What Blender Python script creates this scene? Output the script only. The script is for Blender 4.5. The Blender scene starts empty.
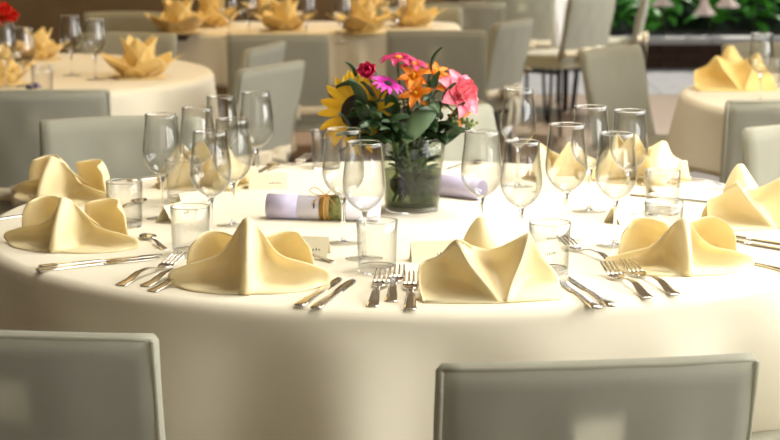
import bpy, math, random
from mathutils import Vector, Matrix, Euler
random.seed(7)
PI = math.pi
S = bpy.context.scene
COL = S.collection

# ------------------------------------------------------------------ camera
F, PITCH, CAM = 1900.0, 0.174, Vector((-0.039, -4.01, 1.455))
cd = bpy.data.cameras.new('camera'); cam = bpy.data.objects.new('camera', cd); COL.objects.link(cam)
cam.location = CAM; cam.rotation_euler = (PI/2 - PITCH, 0, 0)
cd.sensor_width = 36; cd.lens = 36*F/780; cd.clip_end = 200
cd.dof.use_dof = True; cd.dof.focus_distance = 3.25; cd.dof.aperture_fstop = 6.5; cd.dof.aperture_blades = 7
S.camera = cam
# ------------------------------------------------------------------ world, lights, exposure
w = bpy.data.worlds.new('sky'); S.world = w; w.use_nodes = True
bg = w.node_tree.nodes['Background']; bg.inputs[0].default_value = (0.90, 0.95, 1.0, 1); bg.inputs[1].default_value = 0.8
def area(name, loc, rot, sx, sy, power, col, spread=PI):
    l = bpy.data.lights.new(name, 'AREA'); l.shape = 'RECTANGLE'; l.size = sx; l.size_y = sy; l.energy = power; l.color = col; l.spread = spread
    o = bpy.data.objects.new(name, l); COL.objects.link(o); o.location = loc; o.rotation_euler = rot
    return o
# daylight from the right window side and the terrace opening, plus added fill lights
area('daylight_right', (3.2, -1.15, 1.95), (0, math.radians(76), 0), 1.7, 6.2, 150, (0.98, 0.98, 0.95), 2.4)
area('daylight_right', (3.2, 6.6, 1.9), (0, math.radians(78), 0), 1.7, 3.6, 62, (0.98, 0.98, 0.95), 2.2)  # added at a made-up rear window to brighten the far chairs
area('overhead_light', (0.75, 0.35, 3.25), (0, math.radians(6), 0), 1.5, 1.5, 56, (1.0, 0.98, 0.90), 2.3)  # overhead light added under the closed ceiling, no skylight there
area('daylight_terrace', (2.2, 9.1, 2.2), (math.radians(-75), 0, math.radians(-6)), 2.2, 1.4, 28, (1.0, 0.98, 0.93))
area('daylight_front', (1.2, -5.8, 1.9), (math.radians(84), 0, 0), 3.6, 1.6, 12, (1.0, 0.98, 0.88))  # fill light added behind the camera to lift the chair backs
# warm lamps in the ceiling over the left and rear of the hall
area('ceiling_lamp_light', (-1.5, 2.8, 3.2), (0, 0, 0), .8, .8, 12, (1.0, 0.68, 0.28), 2.4)
area('ceiling_lamp_light', (-0.4, 5.2, 3.2), (0, 0, 0), .8, .8, 19, (1.0, 0.68, 0.28), 2.4)
area('ceiling_lamp_light', (2.0, 2.6, 3.2), (0, 0, 0), .6, .6, 11, (1.0, 0.74, 0.36), 2.4)
sl = bpy.data.lights.new('sun', 'SUN'); sl.energy = 6.0; sl.angle = math.radians(2); sl.color = (1, .94, .84)
so = bpy.data.objects.new('sun', sl); COL.objects.link(so); so.rotation_euler = (math.radians(-38), math.radians(30), 0)
V = S.view_settings; V.view_transform = 'Standard'; V.look = 'None'; V.exposure = 0.35; V.gamma = 1.0; V.use_curve_mapping = False
S.cycles.max_bounces = 14; S.cycles.transparent_max_bounces = 40; S.cycles.transmission_bounces = 12
S.cycles.diffuse_bounces = 5; S.cycles.glossy_bounces = 5; S.cycles.blur_glossy = 0.6; S.cycles.sample_clamp_indirect = 6

# ------------------------------------------------------------------ helpers
cp, sp_ = math.cos(PITCH), math.sin(PITCH)
def ray(px, py):
    a, b = (px-390)/F, (220-py)/F
    return Vector((a, cp + b*sp_, -sp_ + b*cp))
def at(px, py, z):                      # point where the sight line meets the height z
    d = ray(px, py); t = (z-CAM.z)/d.z
    return CAM + d*t
def aty(px, py, y):                     # point where the sight line meets the depth y
    d = ray(px, py); t = (y-CAM.y)/d.y
    return CAM + d*t
ZT = 0.75                               # cloth surface of the tables

def lerp(a, b, t): return a + (b-a)*t
def cr(p0, p1, p2, p3, t):
    return 0.5*((2*p1) + (p2-p0)*t + (2*p0-5*p1+4*p2-p3)*t*t + (-p0+3*p1-3*p2+p3)*t*t*t)
def spline(pts, n):
    pts = [Vector(p) for p in pts]; out = []; m = len(pts)-1
    for i in range(n):
        u = i/(n-1)*m; k = min(int(u), m-1); t = u-k
        p1, p2 = pts[k], pts[k+1]
        p0 = pts[k-1] if k > 0 else p1*2-p2
        p3 = pts[k+2] if k+2 <= m else p2*2-p1
        out.append(cr(p0, p1, p2, p3, t))
    return out
class MB:
    def __init__(s): s.v = []; s.f = []
    def grid(s, rows, closed=False):
        b = len(s.v); n = len(rows[0])
        for r in rows: s.v += [tuple(p) for p in r]
        for i in range(len(rows)-1):
            for j in range(n if closed else n-1):
                j2 = (j+1) % n
                s.f.append((b+i*n+j, b+i*n+j2, b+(i+1)*n+j2, b+(i+1)*n+j))
        return b, n
    def sheet(s, ctrl, nu=10, nv=10):   # Catmull-Rom patch through control rows
        rows = [spline(r, nu) for r in ctrl]
        cols = [spline([r[j] for r in rows], nv) for j in range(nu)]
        s.grid([[cols[j][i] for j in range(nu)] for i in range(nv)]); return s
    def lathe(s, prof, n=32, c=(0, 0, 0), cap0=False, cap1=False, loop=False):
        rows = [[(c[0]+r*math.cos(2*PI*k/n), c[1]+r*math.sin(2*PI*k/n), c[2]+z) for k in range(n)] for r, z in prof]
        if loop: rows.append(rows[0])
        b, _ = s.grid(rows, True)
        if cap0: s.f.append(tuple(b+k for k in range(n))[::-1])
        if cap1: s.f.append(tuple(b+(len(rows)-1)*n+k for k in range(n)))
        return s
    def tube(s, pts, rad, n=8, flat=1.0, caps=True, up=Vector((0, 0, 1))):
        pts = [Vector(p) for p in pts]; m = len(pts)
        if not hasattr(rad, '__len__'): rad = [rad]*m
        rows = []; side = None
        for i, p in enumerate(pts):
            d = (pts[min(i+1, m-1)]-pts[max(i-1, 0)]).normalized()
            if side is None:
                side = d.cross(up)
                if side.length < 1e-3: side = d.cross(Vector((1, 0, 0)))
            else: side = side - d*side.dot(d)
            side.normalize(); nn = side.cross(d)
            rows.append([p + side*rad[i]*math.cos(2*PI*k/n) + nn*rad[i]*flat*math.sin(2*PI*k/n) for k in range(n)])
        b, _ = s.grid(rows, True)
        if caps:
            s.f.append(tuple(b+k for k in range(n))[::-1]); s.f.append(tuple(b+(m-1)*n+k for k in range(n)))
        return s
    def sweep(s, sec, n=10):            # sections (pos, half width y, half thickness z), run along x
        rows = [[(p[0], p[1]+hw*math.copysign(abs(math.cos(a))**.6, math.cos(a)), p[2]+ht*math.copysign(abs(math.sin(a))**.6, math.sin(a)))
                 for a in (2*PI*k/n for k in range(n))] for p, hw, ht in sec]
        b, _ = s.grid(rows, True); m = len(sec)
        s.f.append(tuple(b+k for k in range(n))[::-1]); s.f.append(tuple(b+(m-1)*n+k for k in range(n)))
        return s
    def box(s, x0, x1, y0, y1, z0, z1):
        b = len(s.v)
        s.v += [(x, y, z) for z in (z0, z1) for y in (y0, y1) for x in (x0, x1)]
        s.f += [tuple(b+i for i in q) for q in ((0, 2, 3, 1), (4, 5, 7, 6), (0, 1, 5, 4), (2, 6, 7, 3), (0, 4, 6, 2), (1, 3, 7, 5))]
        return s
    def mesh(s, name, mat, smooth=True):
        me = bpy.data.meshes.new(name); me.from_pydata(s.v, [], s.f)
        if smooth: me.polygons.foreach_set('use_smooth', [True]*len(me.polygons))
        me.materials.append(mat); me.update(); return me
    def build(s, name, mat, parent=None, smooth=True, solid=0, bevel=0, offset=0):
        o = bpy.data.objects.new(name, s.mesh(name, mat, smooth)); COL.objects.link(o)
        if parent: o.parent = parent
        if solid:
            m = o.modifiers.new('solid', 'SOLIDIFY'); m.thickness = solid; m.offset = offset
        if bevel:
            m = o.modifiers.new('bevel', 'BEVEL'); m.width = bevel; m.segments = 2; m.limit_method = 'ANGLE'
        return o
def link(name, me, parent=None, mat=None):
    o = bpy.data.objects.new(name, me); COL.objects.link(o)
    if parent: o.parent = parent
    if mat is not None: o.matrix_local = mat
    return o
def tag(o, label=None, cat=None, group=None, kind=None):
    for k, v in (('label', label), ('category', cat), ('group', group), ('kind', kind)):
        if v: o[k] = v
    return o
def empty(name, loc=(0, 0, 0), rz=0, label=None, cat=None, group=None):
    o = bpy.data.objects.new(name, None); COL.objects.link(o); o.location = loc; o.rotation_euler = (0, 0, rz); o.empty_display_size = .05
    return tag(o, label, cat, group)
def copy_tree(o, parent=None):
    c = o.copy(); COL.objects.link(c); c.parent = parent
    for ch in list(o.children): copy_tree(ch, c)
    return c
_proto = {}
def place(key, maker, loc, rz, label, cat, group, scale=1.0):
    """first use builds the thing, later uses copy it with its parts"""
    if key not in _proto:
        o = maker(); _proto[key] = o
    else: o = copy_tree(_proto[key])
    o.location = loc; o.rotation_euler = (0, 0, rz); o.scale = (scale,)*3
    return tag(o, label, cat, group)

# ------------------------------------------------------------------ materials
def mat(name, col, rough=.6, metal=0, spec=.5, sheen=0, noise=None, bump=None, trans=0):
    m = bpy.data.materials.new(name); m.use_nodes = True; nt = m.node_tree; N = nt.nodes; L = nt.links
    b = N['Principled BSDF']; b.inputs['Roughness'].default_value = rough; b.inputs['Metallic'].default_value = metal
    b.inputs['Specular IOR Level'].default_value = spec; b.inputs['Sheen Weight'].default_value = sheen
    b.inputs['Base Color'].default_value = (*col, 1)
    tc = N.new('ShaderNodeTexCoord')
    csock = None
    if noise:
        sc, amt, col2 = noise
        t = N.new('ShaderNodeTexNoise'); t.inputs['Scale'].default_value = sc; t.inputs['Detail'].default_value = 5
        L.new(tc.outputs['Object'], t.inputs['Vector'])
        r = N.new('ShaderNodeMapRange'); r.inputs[1].default_value = .3; r.inputs[2].default_value = .7; r.inputs[4].default_value = amt
        L.new(t.outputs['Fac'], r.inputs[0])
        mx = N.new('ShaderNodeMix'); mx.data_type = 'RGBA'; mx.inputs[6].default_value = (*col, 1); mx.inputs[7].default_value = (*col2, 1)
        L.new(r.outputs[0], mx.inputs[0]); L.new(mx.outputs[2], b.inputs['Base Color']); csock = mx.outputs[2]
    if bump:
        kind, sc, st = bump
        if kind == 'weave':
            hs = []
            for d in ('X', 'Z'):
                wv = N.new('ShaderNodeTexWave'); wv.bands_direction = d; wv.inputs['Scale'].default_value = sc; wv.inputs['Distortion'].default_value = 1.5
                L.new(tc.outputs['Object'], wv.inputs['Vector']); hs.append(wv.outputs['Fac'])
            ad = N.new('ShaderNodeMath'); ad.operation = 'ADD'; L.new(hs[0], ad.inputs[0]); L.new(hs[1], ad.inputs[1]); h = ad.outputs[0]
        else:
            t2 = N.new('ShaderNodeTexNoise'); t2.inputs['Scale'].default_value = sc; t2.inputs['Detail'].default_value = 4
            L.new(tc.outputs['Object'], t2.inputs['Vector']); h = t2.outputs['Fac']
        bp = N.new('ShaderNodeBump'); bp.inputs['Strength'].default_value = st; bp.inputs['Distance'].default_value = .004
        L.new(h, bp.inputs['Height']); L.new(bp.outputs[0], b.inputs['Normal'])
    if trans:
        tb = N.new('ShaderNodeBsdfTranslucent'); tb.inputs[0].default_value = (*col, 1)
        if csock: L.new(csock, tb.inputs[0])
        ms = N.new('ShaderNodeMixShader'); ms.inputs[0].default_value = trans
        L.new(b.outputs[0], ms.inputs[1]); L.new(tb.outputs[0], ms.inputs[2]); L.new(ms.outputs[0], N['Material Output'].inputs[0])
    return m
def thin_glass(name, tint=(1, 1, 1), boost=1.0):
    m = bpy.data.materials.new(name); m.use_nodes = True; nt = m.node_tree; N = nt.nodes; L = nt.links
    N.remove(N['Principled BSDF'])
    t = N.new('ShaderNodeBsdfTransparent'); g = N.new('ShaderNodeBsdfGlossy'); g.inputs['Roughness'].default_value = .02
    fc = N.new('ShaderNodeLayerWeight'); fc.inputs[0].default_value = .5
    pw = N.new('ShaderNodeMath'); pw.operation = 'POWER'; pw.inputs[1].default_value = 4.5; L.new(fc.outputs['Facing'], pw.inputs[0])
    lw = N.new('ShaderNodeMath'); lw.operation = 'MULTIPLY_ADD'; lw.inputs[1].default_value = .9; lw.inputs[2].default_value = .035; L.new(pw.outputs[0], lw.inputs[0])
    # longer path through the wall at grazing angles: slightly deeper tint there
    ly = N.new('ShaderNodeLayerWeight'); ly.inputs[0].default_value = .13
    mc = N.new('ShaderNodeMix'); mc.data_type = 'RGBA'; mc.inputs[6].default_value = (*tint, 1)
    mc.inputs[7].default_value = (tint[0]*.30, tint[1]*.30, tint[2]*.26, 1)
    L.new(ly.outputs['Facing'], mc.inputs[0]); L.new(mc.outputs[2], t.inputs[0])
    mm = N.new('ShaderNodeMath'); mm.operation = 'MULTIPLY'; mm.inputs[1].default_value = boost; mm.use_clamp = True
    L.new(lw.outputs[0], mm.inputs[0])
    ms = N.new('ShaderNodeMixShader'); L.new(mm.outputs[0], ms.inputs[0]); L.new(t.outputs[0], ms.inputs[1]); L.new(g.outputs[0], ms.inputs[2])
    L.new(ms.outputs[0], N['Material Output'].inputs[0]); return m
def solid_glass(name, col=(1, 1, 1), ior=1.5):
    m = bpy.data.materials.new(name); m.use_nodes = True; b = m.node_tree.nodes['Principled BSDF']
    b.inputs['Base Color'].default_value = (*col, 1); b.inputs['Roughness'].default_value = 0.0
    b.inputs['Transmission Weight'].default_value = 1; b.inputs['IOR'].default_value = ior; return m

M_cloth = mat('table_linen', (.84, .765, .59), .75, sheen=.2, spec=.2, noise=(6, .35, (.86, .79, .62)), bump=('noise', 9, .25), trans=.08)
M_nap = mat('napkin_satin', (.98, .86, .53), .40, spec=.5, sheen=.25, bump=('noise', 45, .12), trans=.28)
M_napb = mat('napkin_warm_lit', (.92, .70, .27), .5, spec=.35, sheen=.2, bump=('noise', 45, .1), trans=.16)  # cream napkin satin with the warm lamp light put into its colour
M_cover = mat('chair_linen', (.57, .55, .435), .85, spec=.12, sheen=.15, noise=(14, .5, (.59, .58, .46)), bump=('weave', 260, .3), trans=.42)
M_tie = mat('tie_satin', (.80, .70, .50), .5, spec=.3, trans=.1)
M_board = mat('chair_board', (.06, .045, .03), .5)
M_black = mat('black_metal', (.015, .015, .016), .35, metal=.3)
M_wood = mat('dark_wood', (.12, .075, .04), .5, noise=(8, 1, (.07, .04, .022)))
M_silver = mat('silver', (.72, .68, .60), .16, metal=1.0)
M_glass = thin_glass('thin_glass', (.992, .992, .988), 1.3)
M_gsolid = solid_glass('solid_glass')
M_vase = thin_glass('vase_glass', (.93, .95, .90), 1.0)
M_water = thin_glass('water', (.50, .54, .40), .4)
M_card = mat('card_paper', (.88, .80, .58), .7, trans=.1)
M_ink = mat('ink', (.05, .04, .035), .7)
M_scroll = mat('menu_paper', (.74, .71, .80), .6, noise=(12, .6, (.80, .76, .82)))
M_scroll2 = mat('menu_paper_violet', (.55, .50, .68), .6, noise=(10, .6, (.62, .56, .72)))
M_band = mat('menu_band', (.10, .09, .035), .6, noise=(60, 1, (.35, .36, .12)))
M_amber = mat('amber_band', (.48, .24, .05), .6, noise=(50, 1, (.30, .20, .05)))
M_raffia = mat('raffia', (.62, .33, .08), .6)
M_leaf = mat('leaf', (.016, .042, .010), .45, noise=(30, 1, (.03, .07, .018)), trans=.14)
M_leaf2 = mat('pale_leaf', (.12, .20, .10), .5, noise=(40, 1, (.17, .26, .13)), trans=.15)
M_stem = mat('stem', (.09, .16, .045), .5)
M_sunp = mat('sunflower_petal', (.90, .60, .03), .5, noise=(40, .7, (.86, .50, .02)), trans=.25)
M_disc = mat('sunflower_disc', (.022, .014, .008), .8, bump=('noise', 180, 1))
M_mag = mat('magenta_petal', (.46, .005, .10), .5, trans=.2)
M_crim = mat('crimson_petal', (.58, .02, .09), .5, trans=.2)
M_pur = mat('purple_petal', (.66, .03, .42), .5, trans=.25)
M_ora = mat('orange_petal', (.88, .33, .015), .5, noise=(60, 1, (.80, .20, .01)), trans=.25)
M_pink = mat('pink_petal', (.80, .05, .15), .5, noise=(45, 1, (.92, .36, .40)), trans=.12)
M_red = mat('red_petal', (.75, .04, .02), .5, trans=.2)
M_blue = mat('violet_petal', (.16, .14, .50), .5, trans=.2)
M_bud = mat('green_bud', (.20, .25, .07), .6)

# ------------------------------------------------------------------ the setting
def struct(name, mb, m, parent=None, **k):
    o = mb.build(name, m, parent, smooth=False, **k)
    if not parent: o['kind'] = 'structure'
    return o
M_floor = mat('floor_wood', (.20, .125, .07), .38, noise=(3, 1, (.13, .08, .045)))
M_pave = mat('paving_stone', (.17, .165, .16), .8, noise=(5, 1, (.12, .118, .115)), bump=('noise', 30, .3))
M_wall = mat('ochre_plaster', (.27, .165, .07), .85, noise=(2.5, 1, (.20, .12, .05)), bump=('noise', 12, .3))
M_wallw = mat('side_plaster', (.30, .27, .20), .85, noise=(2, .6, (.25, .22, .16)))
M_ceil = mat('ceiling_board', (.45, .38, .28), .8)
M_conc = mat('kerb_concrete', (.46, .45, .43), .8, noise=(7, 1, (.36, .35, .33)))
M_brick = mat('planter_brick', (.075, .032, .016), .8, noise=(9, 1, (.045, .022, .012)))
M_soil = mat('soil', (.02, .015, .01), .95)
fl = struct('floor', MB().box(-6, 6, -6, 9.4, -.1, -.012), M_floor)
pm = MB().box(-.575, .575, -.0675, .0675, -.012, 0).mesh('floor_plank', M_floor, False)
for iy in range(24):                                        # boards of the part of the floor in view
    for ix in range(4):
        link('floor_plank', pm, fl, Matrix.Translation((-1.4+1.16*ix+(.58 if iy % 2 else 0), 6.2+.137*iy-.0, 0)))
struct('floor_terrace', MB().box(-6, 12, 9.4, 30, -.1, -.012), M_pave)
tm = MB().box(-.297, .297, -.297, .297, -.012, 0).mesh('paving_slab', M_pave, False)
tp = bpy.data.objects['floor_terrace']
for iy in range(8):
    for ix in range(9):
        link('paving_slab', tm, tp, Matrix.Translation((-.2+.6*ix, 9.7+.6*iy-.8+.8, 0)))
struct('wall_left', MB().box(-5.2, -5, -6, 9.4, 0, 3.3), M_wallw)
wf = MB(); wf.box(-5, -.7, -6.2, -6, 0, 3.3); wf.box(3.1, 3.6, -6.2, -6, 0, 3.3); wf.box(-.7, 3.1, -6.2, -6, 0, .9); wf.box(-.7, 3.1, -6.2, -6, 2.9, 3.3)
struct('wall_front', wf, M_wallw)
wn = struct('window_3', MB().box(-.7, 3.1, -6.06, -6.04, .9, 2.9), M_glass)  # unseen window added to go with the front fill light
for k in range(4): struct('window_frame', MB().box(lerp(-.7, 3.04, k/3), lerp(-.7, 3.04, k/3)+.06, -6.08, -6.02, .9, 2.9), M_wood, wn)
struct('wall_back', MB().box(-5, .35, 9.2, 9.4, 0, 3.3), M_wall)
struct('ceiling', MB().box(-5.2, 3.6, -6.2, 9.4, 3.3, 3.45), M_ceil)
# right wall: window beside the foreground table, rear window added to light far chairs
wr = MB(); wr.box(3.4, 3.6, -6, -4.4, 0, 3.3); wr.box(3.4, 3.6, 2.0, 4.7, 0, 3.3); wr.box(3.4, 3.6, 8.5, 9.4, 0, 3.3)
for y0, y1 in ((-4.4, 2.0), (4.7, 8.5)): wr.box(3.4, 3.6, y0, y1, 0, .9); wr.box(3.4, 3.6, y0, y1, 3.0, 3.3)
struct('wall_right', wr, M_wallw)
for n_, (y0, y1) in enumerate(((-4.4, 2.0), (4.7, 8.5))):
    wn = struct('window_%d' % (n_+1), MB().box(3.44, 3.46, y0, y1, .9, 3.0), M_glass)
    for k in range(5): struct('window_frame', MB().box(3.42, 3.48, lerp(y0, y1-.06, k/4), lerp(y0, y1-.06, k/4)+.06, .9, 3.0), M_wood, wn)
struct('wall_backing', MB().box(-3, 12, 13.6, 13.8, 0, 1.4), mat('hedge_backing', (.03, .03, .02), .9))  # dark backing added so no sky shows through the hedge
struct('trim_1', MB().box(.35, .55, 9.2, 9.4, 0, 3.3), M_wood)
struct('trim_2', MB().box(.55, 3.4, 9.2, 9.4, 2.95, 3.3), M_wood)

# ------------------------------------------------------------------ tables and cloths
def table(name_label, cx, cy, R, rect=None):
    t = empty('banquet_table', (cx, cy, 0), 0, name_label, 'table', 'banquet tables under cloths')
    mb = MB()
    if rect: mb.box(-rect[0], rect[0], -rect[1], rect[1], .715, .744)
    else: mb.lathe([(R-.012, .715), (R-.004, .72), (R-.004, .738), (R-.012, .744)], 64, cap0=True, cap1=True)
    mb.build('table_top', M_wood, t, smooth=False)
    lx, ly = (rect[0]-.12, rect[1]-.1) if rect else (R*.62, R*.62)
    for sx in (-1, 1):
        for sy in (-1, 1):
            MB().tube([(sx*lx, sy*ly, 0), (sx*lx, sy*ly, .715)], .02, 10).build('leg', M_black, t)
    return t
def cloth(cx, cy, R, label, hem=.5, nf=13, amp=.016, rect=None, seed=0, n=260, mat_=None):
    rnd = random.Random(seed); ph = [rnd.uniform(0, 6.28) for _ in range(4)]
    def outline(a, d):
        if rect:
            c, s = math.cos(a), math.sin(a); e = 7.0
            r = 1/((abs(c)/rect[0])**e + (abs(s)/rect[1])**e)**(1/e)
            return c*(r+d), s*(r+d)
        return (R+d)*math.cos(a), (R+d)*math.sin(a)
    rows = []
    fil = .024
    prof = [(-.98, 0)] if rect else []
    prof = [(-.9*R if not rect else -min(rect)*.97, 0), (-.5*R if not rect else -min(rect)*.6, 0), (-.2, 0), (-.09, 0), (-fil, 0)]
    for k in range(1, 6):
        a = k/5*PI/2; prof.append((-fil+fil*math.sin(a)+.003*k/5, -fil+fil*math.cos(a)))
    H = ZT-hem
    for k in range(1, 11):
        t = k/10; prof.append((.003+.012*t, -fil-(H-fil)*t))
    for d, dz in prof:
        t = max(0, (-dz-fil)/(H-fil)); row = []
        for k in range(n):
            a = 2*PI*k/n
            wv = (math.sin(nf*a+ph[0]+.8*math.sin(2*a+ph[1])) + .6*math.sin((nf*2-3)*a+ph[2]) + .5*math.sin((nf-5)*a+ph[3]))
            x, y = outline(a, d + t**.6*amp*wv + t*amp*.8)
            row.append((x, y, ZT+dz + (.004*t*math.sin(5*a+ph[1]))))
        rows.append(row)
    mb = MB(); b, m = mb.grid(rows, True); mb.f.append(tuple(range(b, b+m))[::-1])
    o = mb.build('tablecloth', mat_ or M_cloth, solid=.002, offset=-1); o.location = (cx, cy, 0)
    return tag(o, label, 'tablecloth', 'cream tablecloths')
table('round banquet table under the large cream cloth in the foreground', 0, 0, .885)
cloth(0, 0, .9, 'large round cream tablecloth on the foreground table with the flower vase', hem=.455, seed=3, n=420, amp=.03, nf=11)
TA = (-1.62, 3.25); TC = (1.86, 2.45); TE = (.86, 8.65)
table('round banquet table at the left behind the foreground table, with red flowers', TA[0], TA[1], .885)
cloth(TA[0], TA[1], .9, 'round cream tablecloth at the left with red flowers and small violet posy', seed=5)
table('round banquet table at the right edge behind the foreground table', TC[0], TC[1], .885)
cloth(TC[0], TC[1], .9, 'round yellowish tablecloth at the right edge under one big yellow-lit napkin', hem=.53, seed=8, nf=10, amp=.02)
LT = (-.42, 5.64, .74, .42)
table('long banquet table at the back behind two grey chairs', LT[0], LT[1], 0, rect=(LT[2]-.012, LT[3]-.012))
cloth(LT[0], LT[1], 1, 'long cream tablecloth at the back, crowded with yellow-lit napkins', hem=.49, nf=22, rect=(LT[2], LT[3]), seed=4, amp=.012)
table('round banquet table in daylight near the terrace, far back', TE[0], TE[1], .405)
cloth(TE[0], TE[1], .42, 'white sunlit tablecloth hanging in folds far back near the terrace', hem=.36, nf=12, amp=.03, seed=9, mat_=mat('white_linen', (.85, .83, .79), .8, trans=.1))

# ------------------------------------------------------------------ chairs
CW, CT = .425, .82
def back_xy(u, v, off):                 # u -1..1 across, v 0..1 up; off = distance along the outward (rear) normal
    y = -.185 - .075*v - .026*(1-u*u) - off
    x = u*CW/2*(1.0 + .015*v)
    return x, y, .44 + v*(CT-.44) - (.004*u*u*v)
def make_chair(grip=False):
    t = empty('covered_chair')
    nu, nv = 17, 13
    mb = MB(); th = .034
    us = [-1+2*i/(nu-1) for i in range(nu)]
    rows = []
    # closed tube of cover cloth: rear face across, round the edge, front face back
    for j in range(nv):
        v = j/(nv-1)
        ring = [back_xy(u, v, th/2) for u in us] + [(back_xy(1, v, 0)[0]+.008, back_xy(1, v, 0)[1], back_xy(1, v, 0)[2])]
        ring += [back_xy(u, v, -th/2) for u in us[::-1]] + [(back_xy(-1, v, 0)[0]-.008, back_xy(-1, v, 0)[1], back_xy(-1, v, 0)[2])]
        wob = .0025*math.sin(9*v+1)
        rows.append([(x, y+wob*math.sin(5*x*10), z) for x, y, z in ring])
    b, n = mb.grid(rows, True)
    # opening added in the cover's front layer to light the grip hole
    hole = {(j, nu+1+i) for j in (7, 8, 9, 10) for i in range(5, 11)}
    if grip: mb.f = [f for k, f in enumerate(mb.f) if (k//n, k % n) not in hole]
    # top strip
    tb = b+(nv-1)*n; mid = len(mb.v)
    for i, u in enumerate(us):
        x, y, z = back_xy(u, 1, 0); mb.v.append((x, y, z+.009))
    for i in range(nu-1):
        mb.f.append((tb+i, tb+i+1, mid+i+1, mid+i))
        fr = tb+nu+1
        mb.f.append((mid+i, mid+i+1, fr+(nu-1-i)-1, fr+(nu-1-i)))
    mb.f.append((tb+nu-1, tb+nu, mid+nu-1)); mb.f.append((tb+nu, tb+nu+1, mid+nu-1))
    mb.f.append((tb+n-1, tb, mid)); mb.f.append((tb+n-2, tb+n-1, mid))
    cov = mb.build('back_cover', M_cover, t)
    sm = MB()
    for s in (-1, 1):
        sm.tube([(back_xy(s, v, th/2)[0]+s*.003, back_xy(s, v, th/2)[1], back_xy(s, v, 0)[2]) for v in [k/10 for k in range(11)]], .0035, 6)
    sm.tube([(back_xy(u, 1, th/2)[0], back_xy(u, 1, th/2)[1]+.002, back_xy(u, 1, 0)[2]+.003) for u in us], .0035, 6)
    sm.build('seam', M_cover, cov)
    # wooden board inside the cover, with its square grip hole
    bd = MB()
    uu = [-.96+.08*k for k in range(25)]; vv = [.02, .15, .3, .45, .56, .667, .75, .833, .90, .965]
    for i in range(24):
        for j in range(9):
            if 10 <= i < 14 and 5 <= j < 7: continue
            q = [(uu[i], vv[j]), (uu[i+1], vv[j]), (uu[i+1], vv[j+1]), (uu[i], vv[j+1])]
            base = len(bd.v)
            for o in (.0130, .004): bd.v += [back_xy(a, c, o) for a, c in q]
            bd.f += [tuple(base+k for k in p) for p in ((0, 1, 2, 3), (7, 6, 5, 4), (0, 4, 5, 1), (1, 5, 6, 2), (2, 6, 7, 3), (3, 7, 4, 0))]
    bd.build('backrest', M_board, t, smooth=False)
    # seat cover: soft slab with rounded rim
    rows = []
    def rr(a, e=5):
        c, s = math.cos(a), math.sin(a); return 1/((abs(c))**e + (abs(s))**e)**(1/e)
    for r, z in ((.05, .478), (.6, .478), (.9, .473), (.985, .462), (1, .445), (1, .40), (.99, .395), (.9, .397), (.05, .397)):
        rows.append([(r*.215*rr(2*PI*k/40)*math.cos(2*PI*k/40), .01+r*.215*rr(2*PI*k/40)*math.sin(2*PI*k/40), z) for k in range(40)])
    sb = MB(); b, n = sb.grid(rows[::-1], True); sb.f.append(tuple(range(b, b+n))[::-1]); sb.f.append(tuple(range(b+8*n, b+9*n)))
    sb.build('seat_cover', M_cover, t)
    for sx in (-1, 1):
        for sy in (-1, 1):
            y0 = .17 if sy > 0 else -.16
            MB().tube([(sx*.185, y0, .40), (sx*.19, y0+sy*.01, .2), (sx*.20, y0+sy*.03, .0)], .011, 8).build('leg', M_black, t)
    fr = MB()
    for sx in (-1, 1): fr.tube([(sx*.185, .17, .37), (sx*.185, -.16, .37)], .010, 8)
    fr.build('frame', M_black, t)
    # ribbon round the back with a bow behind
    rb = MB(); pts = [(back_xy(u, .13, th/2+.004)) for u in us]
    rb.grid([[(x, y, z-.02) for x, y, z in pts], [(x, y-.003, z) for x, y, z in pts], [(x, y, z+.02) for x, y, z in pts]])
    tie = rb.build('tie', M_tie, t, solid=.003)
    bx, by, bz = back_xy(0, .13, th/2+.012)
    bw = MB()
    for s in (-1, 1):
        bw.sheet([[(bx, by, bz-.008), (bx+s*.04, by-.03, bz-.02), (bx+s*.095, by-.012, bz-.035), (bx+s*.05, by-.0, bz-.018), (bx, by+.004, bz-.006)],
                  [(bx, by, bz+.008), (bx+s*.04, by-.03, bz+.03), (bx+s*.10, by-.012, bz+.030), (bx+s*.05, by-.0, bz+.028), (bx, by+.004, bz+.008)]], 16, 5)
        bw.sheet([[(bx-.01*s, by-.006, bz), (bx+s*.02, by-.02, bz-.08), (bx+s*.03, by-.012, bz-.19)],
                  [(bx+.016*s, by-.006, bz), (bx+s*.06, by-.024, bz-.07), (bx+s*.08, by-.012, bz-.17)]], 10, 4)
    bw.tube([(bx-.012, by-.008, bz), (bx+.012, by-.008, bz)], .014, 8)
    bw.build('bow', M_tie, tie, solid=.002)
    return t
def chair(px, py, rz, label, group='cloth covered chairs', z=CT, grip=False):
    """px,py: middle of the top edge of the back; rz: facing (0 = facing away from the camera)"""
    p = at(px, py, z)
    off = Matrix.Rotation(rz, 3, 'Z') @ Vector((0, -.286, 0))
    return place('chair_grip' if grip else 'chair', (lambda: make_chair(True)) if grip else make_chair, (p.x-off.x, p.y-off.y, 0), rz, label, 'chair', group)
R = math.radians
chair(603, 366, R(8), 'grey-beige covered chair in the right foreground with a pale square grip patch in its back', grip=True)
chair(2, 336, R(-8), 'grey-beige covered chair cut off by the lower left corner of the picture')
chair(121, 119, R(190), 'pale covered chair facing us at the left rear of the foreground table', 'cloth covered chairs')
chair(38, 92, R(3), 'dark grey covered chair back in front of the table with red flowers')
chair(277, 66, R(63), 'pale covered chair with a bow, turned sideways behind the stemmed glasses')
chair(271, 46, R(75), 'beige covered chair just behind the sideways pale chair with a bow')
chair(277, 36, R(0), 'dark grey covered chair pushed up to the long back table, left of the flowers')
chair(436, 32, R(-2), 'dark grey covered chair at the long back table, right behind the flowers')
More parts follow.
